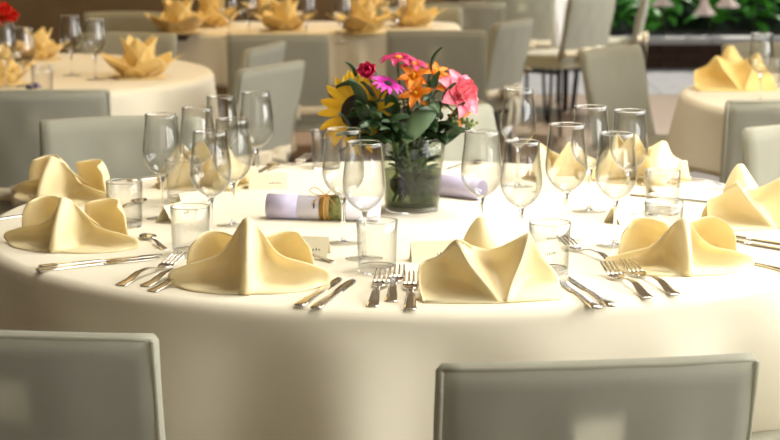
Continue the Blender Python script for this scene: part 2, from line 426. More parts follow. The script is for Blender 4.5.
chair(128, 13, R(180), 'off-white covered chair top beyond the left table, by the ochre wall')
chair(128, 34, R(172), 'shaded grey chair on the far side of the left table')
chair(441, 112, R(236), 'pale covered chair half hidden behind the flower vase on the far table side')
chair(801, 102, R(4), 'grey covered chair in front of the right edge table')
chair(818, 126, R(192), 'white covered chair at the right rear of the foreground table, cut by the picture edge')
chair(774, 44, R(186), 'beige covered chair on the far side of the right edge table')
chair(606, 49, R(234), 'beige covered chair facing us, tilted, in the middle right background')
chair(518, 22, R(64), 'narrow pale chair seen edge on behind the tall wine glass')
chair(466, 4, R(6), 'brown shaded chair back with a cream bow behind the pink rose')
chair(522, -9, R(14), 'brown shaded chair beside the narrow edge-on pale chair')
chair(596, -4, R(48), 'sunlit pale chair back with a bow beside the white table near the terrace')
chair(650, -14, R(82), 'slim white chair seen exactly from the side near the planter')
chair(420, 8, R(180), 'beige chair top peeping up behind the long back table')
p = at(768, 432, .478)
place('chair', make_chair, (p.x+.07, p.y-.175, 0), R(40), 'white chair seat tucked under the foreground cloth at the lower right corner', 'chair', 'cloth covered chairs')

# ------------------------------------------------------------------ napkins
def mirror(ctrl): return [[(-x, y, z) for x, y, z in r] for r in ctrl]
def petal_ctrl(cx, cy, w, h, lean, ang, cup=.03):
    out = []
    for k, (ws, t) in enumerate(((.75, 0), (1.0, .4), (.85, .75), (.35, 1.0))):
        row = []
        for u in (-1, -.5, 0, .5, 1):
            x = u*w*ws; y = -cup*(1-u*u)*(1-.3*t)*-1 + lean*t
            z = .003 + h*t*(1-.08*u*u)
            c, s = math.cos(ang), math.sin(ang)
            row.append((cx + x*c - y*s, cy + x*s + y*c, z))
        out.append(row)
    return out
def make_napkin_ridge():                # seen onto its central ridge
    t = empty('folded_napkin')
    left = [
        [(-.142, .045, .004), (-.145, .040, .012), (-.145, .040, .022), (-.139, .046, .029)],
        [(-.105, -.006, .003), (-.107, .026, .009), (-.108, .044, .026), (-.104, .032, .043)],
        [(-.062, -.030, .003), (-.060, .032, .009), (-.062, .056, .032), (-.058, .034, .057)],
        [(-.026, -.036, .003), (-.028, .038, .016), (-.033, .060, .050), (-.034, .040, .082)],
        [(-.013, -.036, .003), (-.014, .018, .036), (-.017, .036, .078), (-.015, .024, .115)],
        [(-.008, -.040, .003), (-.008, -.026, .045), (-.008, -.006, .088), (-.006, .012, .127)],
        [(.0, -.045, .003), (.0, -.036, .045), (.0, -.018, .088), (.0, .008, .130)]]
    ctrl = left + mirror(left)[::-1][1:]
    MB().sheet(ctrl, 14, 60).build('front_fold', M_nap, t, solid=.0022)
    for s in (-1, 1):                    # rear petals
        c = [[(-.118, .06, .006), (-.085, .10, .004), (-.045, .115, .004), (-.010, .09, .004)],
             [(-.112, .055, .045), (-.088, .105, .04), (-.045, .12, .045), (-.012, .085, .05)],
             [(-.108, .055, .066), (-.084, .10, .070), (-.048, .108, .070), (-.016, .075, .075)],
             [(-.096, .052, .082), (-.082, .086, .090), (-.054, .09, .090), (-.024, .062, .085)]]
        if s > 0: c = mirror(c)
        MB().sheet(c, 12, 12).build('petal', M_nap, t, solid=.0022)
    # back of the ridge and folded base
    MB().sheet([[(-.034, .040, .082), (-.015, .024, .115), (0, .008, .130), (.015, .024, .115), (.034, .040, .082)],
                [(-.05, .07, .05), (-.02, .06, .06), (0, .055, .062), (.02, .06, .06), (.05, .07, .05)],
                [(-.06, .10, .02), (-.02, .10, .02), (0, .10, .02), (.02, .10, .02), (.06, .10, .02)]], 12, 10).build('inner_fold', M_nap, t, solid=.0022)
    MB().sheet([[(-.125, .045, .004), (-.02, -.024, .004), (.02, -.024, .004), (.125, .045, .004)],
                [(-.12, .06, .006), (-.03, .05, .008), (.03, .05, .008), (.12, .06, .006)],
                [(-.10, .10, .004), (-.03, .125, .004), (.03, .125, .004), (.10, .10, .004)]], 12, 8).build('base_fold', M_nap, t, solid=.003)
    return t
def make_napkin_low():
    t = make_napkin_ridge()
    for c in t.children:
        if c.name.startswith(('front', 'inner')): c.scale = (1, 1, .80)
    return t
def make_napkin_star_warm(): return make_napkin_star(M_napb)
def make_napkin_star(M_nap=M_nap):                 # seen into the valley between two peaks
    t = empty('folded_napkin')
    PL, PB, PR = (-.060, -.012, .104), (-.012, .075, .128), (.066, -.005, .116)
    MB().sheet([[PL, (-.03, .014, .088), (.002, .026, .080), (.035, .018, .094), PR],
                [(-.038, -.030, .066), (-.016, .014, .056), (.008, .028, .052), (.034, .012, .060), (.052, -.022, .072)],
                [(-.006, -.046, .028), (.005, -.018, .026), (.014, -.012, .025), (.026, -.018, .027), (.034, -.042, .032)],
                [(.016, -.056, .003), (.018, -.055, .003), (.020, -.054, .003), (.022, -.055, .003), (.024, -.056, .003)]], 18, 16).build('front_fold', M_nap, t, solid=.0022)
    MB().sheet([[PL, (-.038, -.032, .066), (-.006, -.048, .028), (.016, -.058, .003)],
                [(-.072, -.006, .092), (-.058, .006, .056), (-.038, .006, .024), (-.020, -.054, .003)],
                [(-.086, .004, .074), (-.076, .030, .046), (-.072, .022, .018), (-.066, -.054, .003)],
                [(-.112, .012, .062), (-.112, .016, .040), (-.113, .006, .018), (-.110, -.052, .003)],
                [(-.124, -.004, .058), (-.125, -.012, .036), (-.122, -.03, .016), (-.118, -.055, .006)]], 14, 22).build('side_fold', M_nap, t, solid=.0022)
    MB().sheet([[PR, (.052, -.024, .072), (.034, -.044, .032), (.024, -.058, .003)],
                [(.076, .010, .098), (.066, .020, .060), (.054, .008, .026), (.050, -.046, .003)],
                [(.092, .030, .066), (.088, .034, .042), (.084, .024, .020), (.088, -.030, .003)],
                [(.118, .040, .034), (.122, .034, .024), (.124, .020, .014), (.128, -.010, .003)]], 14, 20).build('side_fold', M_nap, t, solid=.0022)
    MB().sheet([[(-.112, .012, .062), (-.086, .004, .074), PL, (-.03, .006, .088)],
                [(-.11, .05, .03), (-.085, .05, .045), (-.06, .04, .065), (-.035, .03, .062)],
                [(-.10, .085, .004), (-.08, .085, .004), (-.06, .085, .004), (-.04, .08, .004)]], 12, 10).build('side_fold', M_nap, t, solid=.0022)
    MB().sheet([[(-.07, .07, .004), (-.045, .055, .004), (-.005, .05, .004), (.035, .055, .004), (.06, .075, .004)],
                [(-.055, .075, .06), (-.038, .055, .065), (-.010, .046, .07), (.02, .055, .065), (.042, .078, .06)],
                [(-.035, .078, .105), (-.026, .068, .11), (-.012, .062, .113), (.0, .068, .11), (.012, .08, .105)],
                [(-.020, .078, .126), (-.016, .076, .128), PB, (-.008, .076, .128), (-.004, .078, .126)]], 14, 14).build('petal', M_nap, t, solid=.0022)
    MB().sheet([[PR, (.076, .010, .098), (.092, .030, .066), (.118, .040, .034)],
                [(.05, .03, .08), (.065, .05, .065), (.085, .06, .045), (.105, .065, .025)],
                [(.04, .07, .02), (.06, .08, .01), (.08, .09, .004), (.10, .085, .004)]], 12, 10).build('petal', M_nap, t, solid=.0022)
    MB().sheet([[(-.118, -.056, .003), (0, -.06, .003), (.12, -.03, .003)],
                [(-.115, .02, .005), (0, .03, .006), (.13, .02, .005)],
                [(-.10, .085, .003), (0, .095, .003), (.10, .085, .003)]], 10, 8).build('base_fold', M_nap, t, solid=.003)
    return t
def make_napkin_lotus():
    t = empty('folded_napkin')
    MB().sheet([[(-.08, -.07, .003), (0, -.09, .003), (.08, -.07, .003)], [(-.09, 0, .005), (0, 0, .006), (.09, 0, .005)], [(-.08, .07, .003), (0, .09, .003), (.08, .07, .003)]], 8, 8).build('base_fold', M_napb, t, solid=.003)
    def pet(r0, w, h, out, zt):
        rows = []
        for ws, tt in ((.6, 0), (1.0, .35), (.72, .7), (.06, 1.0)):
            rows.append([(u*w*ws, r0 + out*tt**1.1 - .030*abs(u)*ws, .004 + h*tt - .012*abs(u)*ws*tt) for u in (-1, -.5, -.08, .08, .5, 1)])
        return MB().sheet(rows, 11, 10)
    meO = pet(.035, .075, .075, .11, .0).mesh('petal', M_napb); meI = pet(.02, .058, .135, .045, 0).mesh('petal', M_napb)
    for k in range(6):
        o = link('petal', meO, t); o.rotation_euler = (0, 0, 2*PI*k/6+.2+.25*math.sin(k*5)); o.modifiers.new('solid', 'SOLIDIFY').thickness = .002
    for k in range(5):
        o = link('petal', meI, t); o.rotation_euler = (0, 0, 2*PI*k/5+.5+.2*math.sin(k*3)); o.modifiers.new('solid', 'SOLIDIFY').thickness = .002
    return t
def napkin(kind, px, py, rz, label, group, sc=1.0):
    p = at(px, py, ZT+.001)
    mk = {'ridge': make_napkin_ridge, 'star': make_napkin_star, 'lotus': make_napkin_lotus, 'star_warm': make_napkin_star_warm, 'low': make_napkin_low}[kind]
    place(kind, mk, (p.x, p.y, ZT+.001), rz, label, 'napkin', group, sc)
G1 = 'cream napkins on the foreground table'; G2 = 'yellow-lit napkins on the background tables'
napkin('ridge', 248, 291, R(0), 'cream satin napkin with a tall central ridge and two spread wings, at the front left', G1)
napkin('star', 490, 297, R(0), 'cream satin napkin folded as a star with an open front valley, at the front centre', G1)
napkin('low', 684, 273, R(4), 'cream satin napkin with broad wings beside the crossed forks, at the front right', G1, .98)
napkin('low', 62, 250, R(-16), 'cream satin napkin at the left edge, in front of another napkin', G1, 1.0)
napkin('low', 50, 202, R(-32), 'cream satin napkin at the far left, behind another napkin', G1, 1.0)
napkin('star', 758, 226, R(14), 'cream star-folded napkin at the right edge of the table', G1, .95)
napkin('star', 205, 186, R(170), 'cream napkin behind the left cluster of stemmed glasses', G1, .9)
napkin('star', 640, 180, R(150), 'cream napkin peaking behind the right cluster of stemmed glasses', G1, .95)
napkin('star', 560, 178, R(190), 'cream napkin low behind the middle of the right glass cluster', G1, .75)
napkin('lotus', 140, 78, R(10), 'big open yellow-lit napkin on the right side of the left table', G2, 1.12)
napkin('lotus', 38, 60, R(35), 'yellow-lit napkin behind the tumbler on the left table', G2, 0.95)
napkin('lotus', 0, 84, R(50), 'yellow-lit napkin cut by the left edge of the picture', G2, 1.01)
napkin('lotus', 178, 33, R(15), 'yellow-lit napkin at the left end of the long back table', G2, 1.22)
napkin('lotus', 212, 27, R(60), 'yellow-lit napkin second from the left end of the long back table', G2, 1.22)
napkin('lotus', 284, 31, R(25), 'yellow-lit napkin above the grey chair back on the long table', G2, 1.16)
napkin('lotus', 362, 33, R(40), 'yellow-lit napkin in the middle of the long back table', G2, 1.22)
napkin('lotus', 412, 27, R(5), 'yellow-lit napkin near the right end of the long back table', G2, 1.22)
napkin('lotus', 262, 16, R(0), 'yellow-lit napkin on the far edge of the long back table', G2, 0.98)
napkin('lotus', 372, 13, R(20), 'small yellow-lit napkin farthest back on the long table', G2, 0.98)
napkin('star_warm', 735, 90, R(-6), 'big golden-lit napkin on the right edge table', G2, 1.15)

# ------------------------------------------------------------------ glasses
def wall_profile(outer, th):            # outer (r,z) list bottom to top -> closed double wall
    inner = [(max(r-th, .0004), z+th*.6 if i == 0 else z) for i, (r, z) in enumerate(outer)]
    top = outer[-1]
    return outer + [(top[0]-th*.5, top[1]+th*.5)] + inner[::-1]
def make_wine():
    t = empty('wine_glass')
    H = .225
    bowl = [(.0045, .094), (.014, .0980), (.026, .107), (.035, .119), (.0402, .132), (.0415, .145), (.0405, .160), (.0382, .180), (.0355, .204), (.0345, H)]
    bowl = [tuple(q) for q in [(v.x, v.y) for v in spline([(a, b, 0) for a, b in bowl], 26)]]
    MB().lathe(wall_profile(bowl, .0011), 40).build('bowl', M_glass, t)
    MB().lathe([(.0345, H-.0006), (.0349, H+.0002), (.0345, H+.001), (.0338, H+.0012), (.0332, H+.0002), (.0336, H-.0006)], 40, loop=True).build('rim', M_gsolid, t)
    stem = [(.0085, .0045), (.0055, .008), (.0042, .014), (.0036, .03), (.0035, .06), (.0040, .080), (.0060, .090), (.010, .0962), (.006, .0975)]
    MB().lathe(stem, 16, cap0=True, cap1=True).build('stem', M_gsolid, t)
    MB().lathe([(.0365, 0), (.0372, .0008), (.036, .0016), (.022, .0024), (.0085, .0048)], 40, cap0=True, cap1=True).build('foot', M_glass, t)
    return t
def make_tumbler():
    t = empty('water_tumbler')
    H = .096
    o = [(.0355, .012), (.036, .02), (.0372, .06), (.0385, H)]
    MB().lathe(wall_profile(o, .0016), 44).build('wall', M_glass, t)
    MB().lathe([(.0338, 0), (.0352, .0015), (.0356, .012), (.034, .0125), (.03, .0105), (.001, .0095)], 44, cap0=True).build('base', M_gsolid, t)
    MB().lathe([(.0385, H-.0008), (.039, H), (.0385, H+.0012), (.0376, H+.0012), (.0370, H), (.0374, H-.0008)], 44, loop=True).build('rim', M_gsolid, t)
    return t
def wine(px, rim, label, group, sc=1.0, zt=ZT):
    p = at(px, rim, zt+.225*sc)
    place('wine', make_wine, (p.x, p.y, zt+.0008), random.uniform(0, 6), label, 'glass', group, sc)
def tumbler(px, rim, label, group, sc=1.0):
    p = at(px, rim, ZT+.096*sc)
    place('tumbler', make_tumbler, (p.x, p.y, ZT+.0008), random.uniform(0, 6), label, 'glass', group, sc)
GW = 'stemmed glasses on the foreground table'; GT = 'tumblers on the foreground table'
wine(161, 115, 'leftmost stemmed wine glass, standing just right of the left-rear chair', GW, 1.0)
wine(197, 108, 'stemmed wine glass in the left cluster, between the leftmost and the nearest one', GW, .98)
wine(210, 132, 'nearest stemmed wine glass of the left cluster, above the small tumbler', GW, 1.0)
wine(232, 120, 'stemmed wine glass of the left cluster right beside the nearest one', GW, 1.0)
wine(256, 93, 'rightmost stemmed wine glass of the left cluster, beside the pale sideways chair', GW, 1.0)
wine(221, 97, 'rearmost stemmed wine glass of the left cluster', GW, .97)
wine(343, 130, 'taller rear stemmed glass of the pair before the flower vase', GW, 1.02)
wine(364, 143, 'nearer stemmed glass of the pair before the flower vase', GW, 1.0)
wine(482, 132, 'stemmed wine glass beside the vase, left end of the right cluster', GW, 1.0)
wine(522, 142, 'stemmed wine glass above the star napkin, second in the right cluster', GW, .98)
wine(519, 90, 'rearmost stemmed wine glass of the right cluster, before the dark floor', GW, 1.03)
wine(567, 125, 'stemmed wine glass above the tumbler beside the star napkin', GW, 1.04)
wine(591, 107, 'rear stemmed wine glass left of the two on the right', GW, 1.03)
wine(630, 111, 'rear stemmed wine glass at the right end of the cluster', GW, 1.0)
wine(617, 134, 'front stemmed wine glass at the right end of the cluster', GW, 1.0)
tumbler(377, 221, 'clear tumbler at the front centre between knives and forks', GT)
tumbler(550, 223, 'clear tumbler right of the star napkin', GT)
tumbler(190, 207, 'clear tumbler behind the left ridged napkin', GT)
tumbler(124, 182, 'clear tumbler next to the left edge napkins, with spoons behind it', GT)
tumbler(663, 171, 'clear tumbler at the right, the farther of two in line', GT)
tumbler(664, 202, 'clear tumbler at the right, the nearer of two in line', GT)
tumbler(182, 160, 'clear tumbler behind the leftmost stemmed glass', GT)
tumbler(326, 131, 'clear tumbler just left of the flower vase, under the sunflower', GT)
GB = 'stemmed glasses on the background tables'
for px, rim, lab in ((70, 16, 'blurred wine glass beside the left table napkin, left of two'), (94, 19, 'blurred wine glass beside the left table napkin, right of two'),
                     (22, 28, 'blurred wine glass near the red flowers'), (4, 24, 'blurred wine glass at the left picture edge under the red flowers')):
    wine(px, rim, lab, GB)
for px, rim, lab in ((228, -10, 'blurred wine glass left on the long back table'), (248, -8, 'blurred wine glass above the grey chair on the long back table'),
                     (306, -7, 'blurred wine glass in the middle of the long back table'), (342, -6, 'blurred wine glass right of the middle on the long back table'), (398, -9, 'blurred wine glass toward the right end of the long back table')):
    wine(px, rim, lab, GB)
wine(762, 34, 'blurred wine glass on the right edge table beside the golden-lit napkin', GB, 1.0)
tumbler(42, 66, 'blurred tumbler on the left table beside the violet posy', 'tumblers on the background tables')
tumbler(772, 60, 'blurred tumbler at the right edge beside the golden-lit napkin', 'tumblers on the background tables')

# ------------------------------------------------------------------ cutlery (along +x from handle end)
def zc(x, L): return .0018 + .0065*math.sin(PI*min(1, max(0, x/L)))**2
def make_fork():
    t = empty('fork')
    zs = lambda x: float(spline([(0, 0, .002), (.05, 0, .006), (.10, 0, .014), (.135, 0, .012), (.16, 0, .006), (.185, 0, .010), (.205, 0, .020)], 42)[min(41, max(0, round(x/.205*41)))].z)
    MB().sweep([((x, 0, zs(x)), hw, .0012) for x, hw in ((0, .007), (.003, .0105), (.03, .0085), (.06, .0065), (.09, .0045), (.115, .0038), (.128, .004), (.138, .006))], 10).build('handle', M_silver, t)
    h = MB(); h.sweep([((x, 0, zs(x)), hw, .0010) for x, hw in ((.134, .005), (.142, .0095), (.150, .0128), (.158, .0135))], 10)
    for k in range(4):
        y = -.0111+k*.0074
        h.sweep([((x, y*q, zs(x)), hw, .0010) for x, hw, q in ((.156, .0025, 1), (.17, .0021, 1), (.18, .002, 1), (.195, .0018, .97), (.205, .0009, .95))], 6)
    h.build('head', M_silver, t); return t
def make_knife():
    t = empty('knife')
    MB().sweep([((x, 0, .0028), hw, ht) for x, hw, ht in ((0, .006, .0022), (.003, .009, .0028), (.03, .0085, .0028), (.08, .0062, .0026), (.105, .006, .0022), (.112, .005, .0015))], 10).build('handle', M_silver, t)
    MB().sweep([((x, y, .0026), hw, .0008) for x, y, hw in ((.108, 0, .005), (.116, .001, .0085), (.15, .002, .0095), (.18, .002, .0095), (.20, .003, .007), (.210, .005, .0025))], 8).build('blade', M_silver, t)
    return t
def make_spoon():
    t = empty('spoon'); L = .15
    MB().sweep([((x, 0, zc(x, L)), hw, .0012) for x, hw in ((0, .005), (.003, .008), (.03, .007), (.07, .004), (.095, .003), (.112, .0036))], 10).build('handle', M_silver, t)
    rows = []
    for i in range(9):
        s = i/8; x = .108+s*.052; wd = .0175*math.sin(PI*min(.985, max(.04, .05+.92*s**.85)))**.65
        rows.append([(x, u*wd, .0075 - .006*(1-u*u)*math.sin(PI*s)) for u in (-1, -.7, -.35, 0, .35, .7, 1)])
    MB().grid(rows); b = MB(); b.grid(rows); b.build('bowl', M_silver, t, solid=.0014); return t
def cut(kind, a, b, label, group, dz=.001):
    pa, pb = at(*a, ZT), at(*b, ZT)
    L = {'fork': .205*1.12, 'knife': .21*1.18, 'spoon': .16}[kind]
    mk = {'fork': make_fork, 'knife': make_knife, 'spoon': make_spoon}[kind]
    d = pb-pa; ang = math.atan2(d.y, d.x)
    c = lerp(pa, (pa+pb)/2 - Vector((math.cos(ang), math.sin(ang), 0))*L/2, .35)
    o = place(kind, mk, (c.x, c.y, ZT+dz), ang, label, kind, group, {'fork': 1.12, 'knife': 1.18, 'spoon': 1}[kind])
    return o
GK, GF, GS = 'knives on the foreground table', 'forks on the foreground table', 'spoons on the foreground table'
cut('knife', (298, 309), (345, 278), 'knife left of two between the ridged napkin and front tumbler', GK)
cut('knife', (315, 311), (358, 280), 'knife right of two between the ridged napkin and front tumbler', GK)
cut('fork', (371, 312), (388, 269), 'fork left of three before the front tumbler', GF)
cut('fork', (390, 307), (401, 264), 'fork in the middle of three before the front tumbler', GF)
cut('fork', (410, 315), (412, 271), 'fork right of three, next to the star napkin', GF)
cut('knife', (598, 311), (557, 278), 'knife left of two at the right of the star napkin', GK)
cut('knife', (613, 309), (567, 275), 'knife right of two at the right of the star napkin', GK)
cut('fork', (655, 304), (582, 259), 'fork with its tines left, lower of two before the right napkin', GF)
cut('fork', (682, 300), (602, 259), 'fork with its tines left, upper of two before the right napkin', GF)
cut('knife', (37, 273), (160, 260), 'knife lying flat at the left table edge, nearer of two', GK)
cut('knife', (40, 269), (162, 257), 'knife lying flat at the left table edge, farther of two', GK)
cut('fork', (116, 289), (196, 258), 'fork farthest left under the ridged napkin, handle toward us', GF)
cut('fork', (142, 289), (218, 262), 'fork in the middle under the ridged napkin, handle toward us', GF)
cut('fork', (149, 294), (232, 268), 'fork nearest the table edge under the ridged napkin', GF)
cut('spoon', (168, 253), (133, 230), 'small spoon left of the small tumbler, bowl up', GS)
cut('spoon', (112, 214), (152, 199), 'small spoon behind the tumbler near the left napkins', GS)
cut('knife', (-20, 224), (60, 212), 'knife half under the far left napkin', GK)
cut('spoon', (330, 263), (300, 256), 'small spoon behind the ridged napkin, left of the front tumbler', GS)
cut('fork', (262, 173), (298, 165), 'fork behind the left glass cluster with a white card', GF)
cut('spoon', (255, 176), (284, 163), 'small spoon beside the fork behind the white card', GS)
cut('knife', (135, 182), (180, 176), 'knife behind the leftmost stemmed glass', GK)
cut('knife', (700, 233), (788, 247), 'knife at the right edge before the star napkin, farther of two', GK)
cut('knife', (700, 237), (784, 252), 'knife at the right edge before the star napkin, nearer of two', GK)
cut('knife', (800, 276), (740, 262), 'knife beside the right napkin, cut by the picture edge', GK)
cut('fork', (725, 190), (680, 187), 'fork on the far right of the table behind the tumblers', GF)
cut('spoon', (722, 186), (688, 181), 'small spoon on the far right behind the tumblers', GS)
cut('fork', (655, 196), (625, 176), 'fork behind the right glasses', GF)
cut('knife', (720, 205), (660, 199), 'knife between the right tumblers and the star napkin', GK)
cut('spoon', (448, 170), (480, 164), 'small spoon behind the vase beside the second menu roll', GS)
cut('fork', (620, 268), (560, 246), 'fork half under the right napkin behind the crossed ones', GF)

# ------------------------------------------------------------------ place cards and menu rolls
def make_card():
    t = empty('place_card')
    c = MB(); w_, h = .045, .038
    c.grid([[(-w_, -.022, .001), (w_, -.022, .001)], [(-w_, 0, h), (w_, 0, h)], [(-w_, .022, .001), (w_, .022, .001)]])
    c.build('card', M_card, t, smooth=False, solid=.0006)
    k = MB()
    for q in range(5): k.box(.004+q*.006, .0055+q*.006, -.0150, -.0140, .0125+.001*(q % 2), .0165+.002*(q % 2))
    k.build('handwriting', M_ink, t, smooth=False); return t
def card(px, py, rz, label):
    p = at(px, py, ZT); place('card', make_card, (p.x, p.y, ZT+.0008), rz, label, 'place card', 'place cards')
card(306, 256, R(-8), 'cream tent card behind the ridged napkin, right side')
card(434, 261, R(6), 'cream tent card between the forks and the star napkin')
card(176, 221, R(62), 'cream tent card seen from its end, behind the small tumbler')
card(196, 209, R(40), 'cream tent card among the stems of the left glasses')
card(268, 189, R(4), 'cream tent card right of the left glass cluster')
card(624, 222, R(48), 'cream tent card behind the right napkin, below the glasses')
card(540, 262, R(40), 'cream tent card seen through the tumbler beside the star napkin')
card(556, 193, R(180), 'cream tent card far back between right glasses')

def roll(a, b, rad, label, m, deco):
    pa, pb = at(*a, ZT), at(*b, ZT); d = pb-pa; L = d.length; ang = math.atan2(d.y, d.x)
    t = empty('menu_roll', ((pa.x+pb.x)/2, (pa.y+pb.y)/2, ZT+.001), ang, label, 'menu', 'rolled menus')
    mb = MB(); rows = []
    for s in (-L/2, L/2):
        rows.append([(s, (rad-.0012*k/16)*math.cos(2*PI*k/16*1.0-.6), rad+(rad-.0012*k/16)*math.sin(2*PI*k/16-.6)) for k in range(0, 46)])
    mb.grid(rows); pp = mb.build('paper', m, t, solid=.0006)
    def ring(x0, x1, r, mt, nm, par):
        q = MB(); q.grid([[(x, r*math.cos(2*PI*k/28), rad+.0008+r*math.sin(2*PI*k/28)) for k in range(28)] for x in (x0, x1)], True)
        return q.build(nm, mt, par, solid=.0006)
    if deco:
        ring(L*.06, L*.22, rad+.0006, M_band, 'picture_band', t)
        bd = ring(-L*.02, L*.07, rad+.0008, M_amber, 'amber_band', t)
        ring(-L*.5, -L*.22, rad+.0005, M_scroll2, 'violet_print', t)  # darker violet wrap at the left end of the roll
        rf = MB()
        for s in (-1, 1):
            top = 2*rad+.002
            rf.tube(spline([(L*.025, -.004, top), (L*.025+s*.02, -.006, top+.016), (L*.025+s*.034, -.008, top+.010), (L*.025+s*.018, -.008, top+.001), (L*.025, -.006, top)], 14), .0012, 6)
            rf.tube(spline([(L*.025, -.006, top), (L*.025+s*.012, -.02, top-.004), (L*.025+s*.026, -.03, top-.018)], 8), .0011, 6)
        rf.tube([(L*.025+(rad+.002)*0, (rad+.002)*math.cos(2*PI*k/24), rad+.0008+(rad+.002)*math.sin(2*PI*k/24)) for k in range(25)], .0013, 6)
        rf.build('raffia_bow', M_raffia, t)
        k = MB()
        for q in range(7):
            a0 = PI*1.05+q*.09
            r2 = rad+.0014
            k.box(-L*.07, -L*.07+.0035, r2*math.cos(a0)-.0006, r2*math.cos(a0)+.0006, rad+r2*math.sin(a0)-.0012 if False else rad-r2*math.sin(a0)-.0012, rad-r2*math.sin(a0)+.0012)
        k.build('lettering', M_ink, t, smooth=False)
    return t
roll((268, 219), (379, 222), .0265, 'rolled lavender menu tied with raffia and an amber band, left of the vase', M_scroll, True)
roll((432, 195), (482, 201), .025, 'plain lavender menu roll at the right of the vase', M_scroll2, False)

# ------------------------------------------------------------------ vase and flowers
VP = at(412, 211, ZT); VX, VY = VP.x, VP.y
v = empty('flower_vase', (VX, VY, ZT+.0008), 0, 'clear glass vase filled with water and stems, holding the bouquet', 'vase')
vw = [(.059, .012), (.062, .03), (.068, .10), (.0735, .163)]
MB().lathe(wall_profile(vw, .003), 56).build('wall', M_vase, v)
MB().lathe([(.056, 0), (.0585, .002), (.0592, .012), (.055, .0135), (.001, .0125)], 56, cap0=True).build('base', M_gsolid, v)
MB().lathe([(.0555, .014), (.0585, .03), (.0635, .092), (.0001, .0922)], 48, cap0=True).build('water', M_water, v)
MB().lathe([(.0735, .1622), (.074, .1635), (.0735, .165), (.071, .165), (.0703, .1635), (.0708, .1622)], 56, loop=True).build('rim', M_gsolid, v)

def petal_mesh(name, m, L, W, curl=.2, cup=.15, tip=.3, blunt=.5):
    rows = []
    for i in range(7):
        s = i/6; wd = W/2*(math.sin(PI*min(1, .12+.80*s**(.6+blunt*.6)))**.8) * (1 if i < 6 else tip)
        rows.append([(u*wd, L*s, -curl*L*s*s*s + cup*W*(u*u) + .15*L*math.sin(PI*s)*.4) for u in (-1, -.5, 0, .5, 1)])
    mb = MB(); mb.grid(rows); return mb.mesh(name, m)
def head_matrix(pos, nrm, spin=0):
    return Matrix.Translation(pos) @ Vector(nrm).to_track_quat('Z', 'Y').to_matrix().to_4x4() @ Matrix.Rotation(spin, 4, 'Z')
def stem_pts(head, nrm, foot):
    n = Vector(nrm).normalized(); foot = Vector(foot)
    exit_ = Vector((foot.x*-.2+head.x*.42, foot.y*-.2+head.y*.42, .155))
    r = math.hypot(exit_.x, exit_.y)
    if r > .055: exit_.x *= .055/r; exit_.y *= .055/r
    return spline([foot, exit_, head - n*min(.05, .6*(head-exit_).length), head], 16)
def root_at(name, label, cat, group):
    return empty(name, (VX, VY, ZT+.018), 0, label, cat, group)
def local(px, py, dy): # head position seen at px,py, at depth VY+dy, relative to the vase foot
    p = aty(px, py, VY+dy); return Vector((p.x-VX, p.y-VY, p.z-ZT-.018))
def rfoot():
    a = random.uniform(0, 6.28); r = random.uniform(.015, .045); return (r*math.cos(a), r*math.sin(a), .004)
GFL = 'flowers in the foreground bouquet'
def flower(name, label, px, py, dy, nrm, rings, center=None, stem_r=.0028, foot=None):
    """rings: (mesh, count, tilt, z, r0, spin)"""
    t = root_at(name, label, 'flower', GFL); h = local(px, py, dy); Hm = head_matrix(h, nrm)
    MB().tube(stem_pts(h, nrm, foot or rfoot()), stem_r, 8).build('stem', M_stem, t)
    for me, n, tilt, z, r0, spin in rings:
        for k in range(n):
            a = 2*PI*k/n+spin+random.uniform(-.08, .08)
            link('petal', me, t, Hm @ Matrix.Rotation(a, 4, 'Z') @ Matrix.Translation((0, r0, z)) @ Matrix.Rotation(tilt+random.uniform(-.09, .09), 4, 'X'))
    if center:
        r, hh, m, nm = center
        o = MB().lathe([(r*.5, -.008), (r*.95, -.003), (r, .003), (r*.8, hh*.8), (r*.4, hh), (.0005, hh*.9)], 28, cap0=True).build(nm, m, t); o.matrix_local = Hm
    return t, Hm
sp1 = petal_mesh('petal', M_sunp, .060, .018, .25, .12, .15)
flower('sunflower', 'yellow sunflower with a dark disc at the left of the bouquet', 357, 112, -.035, (-.42, -.85, .2),
       [(sp1, 19, .25, 0, .034, 0), (sp1, 17, .05, -.004, .033, .2)], (.038, .012, M_disc, 'disc'), .005, (.03, -.02, .004))
mg = petal_mesh('petal', M_mag, .034, .020, .35, .1, .5)
flower('gerbera', 'magenta daisy-like flower at the top of the bouquet', 398, 58, -.04, (-.05, -.2, 1), [(mg, 8, .1, 0, .007, 0)], (.009, .006, M_ora, 'disc'))
mg2 = petal_mesh('petal', M_mag, .027, .018, .3, .1, .5)
flower('gerbera', 'small magenta flower just right of the topmost one', 414, 64, -.03, (.25, -.3, 1), [(mg2, 7, .25, 0, .005, 0)], (.007, .005, M_ora, 'disc'))
cm = petal_mesh('petal', M_crim, .030, .024, -.15, .25, .6)
flower('crimson_bloom', 'crimson bloom at the upper left of the bouquet, beside a dark leaf', 369, 76, -.06, (-.2, -.7, .6), [(cm, 7, .75, 0, .004, 0), (cm, 5, 1.1, 0, .002, .5)], (.006, .008, M_crim, 'disc'))
pm_ = petal_mesh('petal', M_pur, .031, .012, .25, .1, .5)
flower('aster', 'bright purple-pink aster in the upper middle of the bouquet', 388, 84, -.075, (.35, -.3, .9), [(pm_, 15, .1, 0, .008, 0)], (.009, .006, M_disc, 'disc'))
om = petal_mesh('petal', M_ora, .036, .016, .45, .22, .25, 1)
